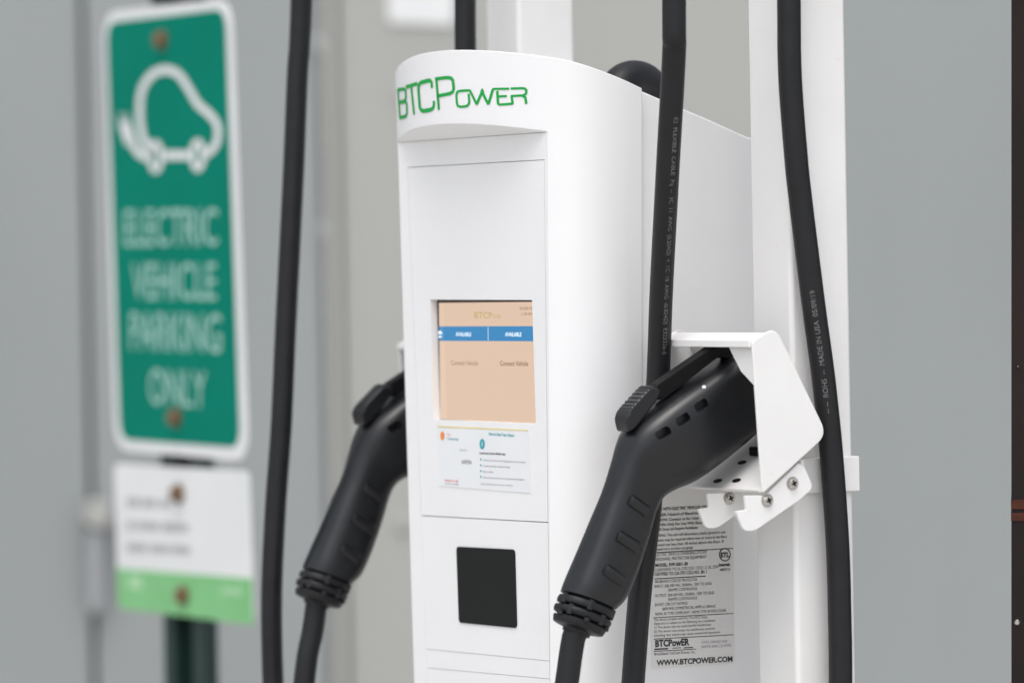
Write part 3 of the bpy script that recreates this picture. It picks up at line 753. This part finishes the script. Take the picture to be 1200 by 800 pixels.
bm = B(); box(bm, (xb-.009, -.012, 0), (xb+.009, .002, 3.59)); mesh('cover_strip', bm, 'wall_warm', wl, bevel=.004)
# bolts on the strip
for px, py, wm in ((374,52,'wall'),(385,268,'wall'),(472,613,'wall_warm'),(472,112,'wall_warm')):
    c = Wp(px, py, 0); bm = B(); cyl(bm, c, (0,-1,0), .012, .006, 20, .009); mesh('wall_bolt', bm, wm, wl, smooth=True)
# door handle
c = Wp(115, 602, 0)
dh = thing('door_handle', WL, (c.x, -.02, c.z), 'small pale metal lever handle on the grey wall at left, beside the notice sign', 'door handle')
bm = B(); cyl(bm, Vector((c.x, -.0205+.02, c.z)), (0,-1,0), .021, .03, 24, .017); mesh('knob', bm, 'wall_warm', dh, smooth=True)
bm = B(); box(bm, (c.x-.014, -.026, c.z-.13), (c.x+.006, -.002, c.z-.02)); mesh('lever', bm, 'wall_dark', dh, bevel=.005)
# white plate high on the wall
q = [Wp(px, py, -.004) for px, py in ((454,-90),(533,-90),(532,30),(455,27))]
bm = B(); prism(bm, rounded(q, .008), (0,.0035,0)); 
wp_o = thing('wall_plate', WL, (q[0].x, 0, q[0].z), 'blurred white rectangular plate high on the wall above the charger', 'plate'); mesh('plate_panel', bm, 'sign_white', wp_o)
# upright added as a stand-in for the dark strip bordering the view
EF = Frame((.39, 3.56, 0), -.112)
ex = EF.hit(1185.3, 400, 'y', 0).x; rollx = lambda z: (z-1.33)*0
ep = thing('border_strip_standin', EF, (ex+.05, .03, 0), 'dark brown stand-in for a border strip at the right edge, two red-brown bands', 'post')
top = EF.hit(1185.2, 0, 'y', 0); bo = EF.hit(1185.2, 800, 'y', 0)
sl = (top.x-bo.x)/(top.z-bo.z)
def xe(z): return bo.x + sl*(z-bo.z)
def slab(bm, z0, z1, g_=0.0, y0=0.0, y1=.08):
    v = [(xe(z0)-g_, y0, z0), (xe(z0)+.09+g_, y0, z0), (xe(z1)+.09+g_, y0, z1), (xe(z1)-g_, y0, z1)]
    prism(bm, v, (0, y1-y0, 0))
bm = B(); slab(bm, 0, 2.2); mesh('strip_body', bm, 'brown', ep, bevel=.0004)
for y0_, y1_ in ((585,596),(600.5,610)):
    z1_ = EF.hit(1190, y0_, 'y', 0).z; z0_ = EF.hit(1190, y1_, 'y', 0).z
    bm = B(); slab(bm, z0_, z1_, .0003, -.001, .081); mesh('band', bm, 'brown_red', ep)
for px, py, r in ((1193,429,.0007),(1192,729,.0024)):
    c = EF.hit(px, py, 'y', -.0002); bm = B(); cyl(bm, c, (0,-1,0), r, .0012, 16, r*.6); mesh('pale_dot', bm, 'steel', ep, smooth=True)

bm = B(); face(bm, [(-400,-400,0),(400,-400,0),(400,400,0),(-400,400,0)])
gr = mesh('ground', bm, 'ground'); gr['kind'] = 'structure'
for o in list(bpy.data.objects):
    if 'off' in o: del o['off']

# ================================================================== LIGHT
wd = bpy.data.worlds.new('World'); scn.world = wd; wd.use_nodes = True
nt = wd.node_tree; bg = nt.nodes['Background']
sky = nt.nodes.new('ShaderNodeTexSky'); sky.sky_type = 'NISHITA'; sky.sun_disc = False
SUN_EL, SUN_AZ = math.radians(68), math.radians(190)     # azimuth of the sun from +Y, clockwise
sky.sun_elevation = SUN_EL; sky.sun_rotation = SUN_AZ; sky.dust_density = 4; sky.air_density = 1.0; sky.ozone_density = .6
hs = nt.nodes.new('ShaderNodeHueSaturation'); hs.inputs['Saturation'].default_value = .38
nt.links.new(sky.outputs[0], hs.inputs['Color']); nt.links.new(hs.outputs[0], bg.inputs['Color']); bg.inputs['Strength'].default_value = .15
sl_ = bpy.data.lights.new('sun', 'SUN'); sl_.energy = .5; sl_.angle = math.radians(35); sl_.color = (1,.98,.96)
so = bpy.data.objects.new('sun', sl_); COL.objects.link(so)
dv = Vector((math.sin(SUN_AZ)*math.cos(SUN_EL), math.cos(SUN_AZ)*math.cos(SUN_EL), math.sin(SUN_EL)))
so.rotation_euler = dv.to_track_quat('Z', 'Y').to_euler(); so.location = (0,0,6)
vs = scn.view_settings; vs.view_transform = 'Standard'; vs.look = 'None'; vs.gamma = 1; vs.exposure = .69; vs.use_curve_mapping = False
scn.render.engine = 'CYCLES'; scn.render.resolution_x = 1024; scn.render.resolution_y = 682
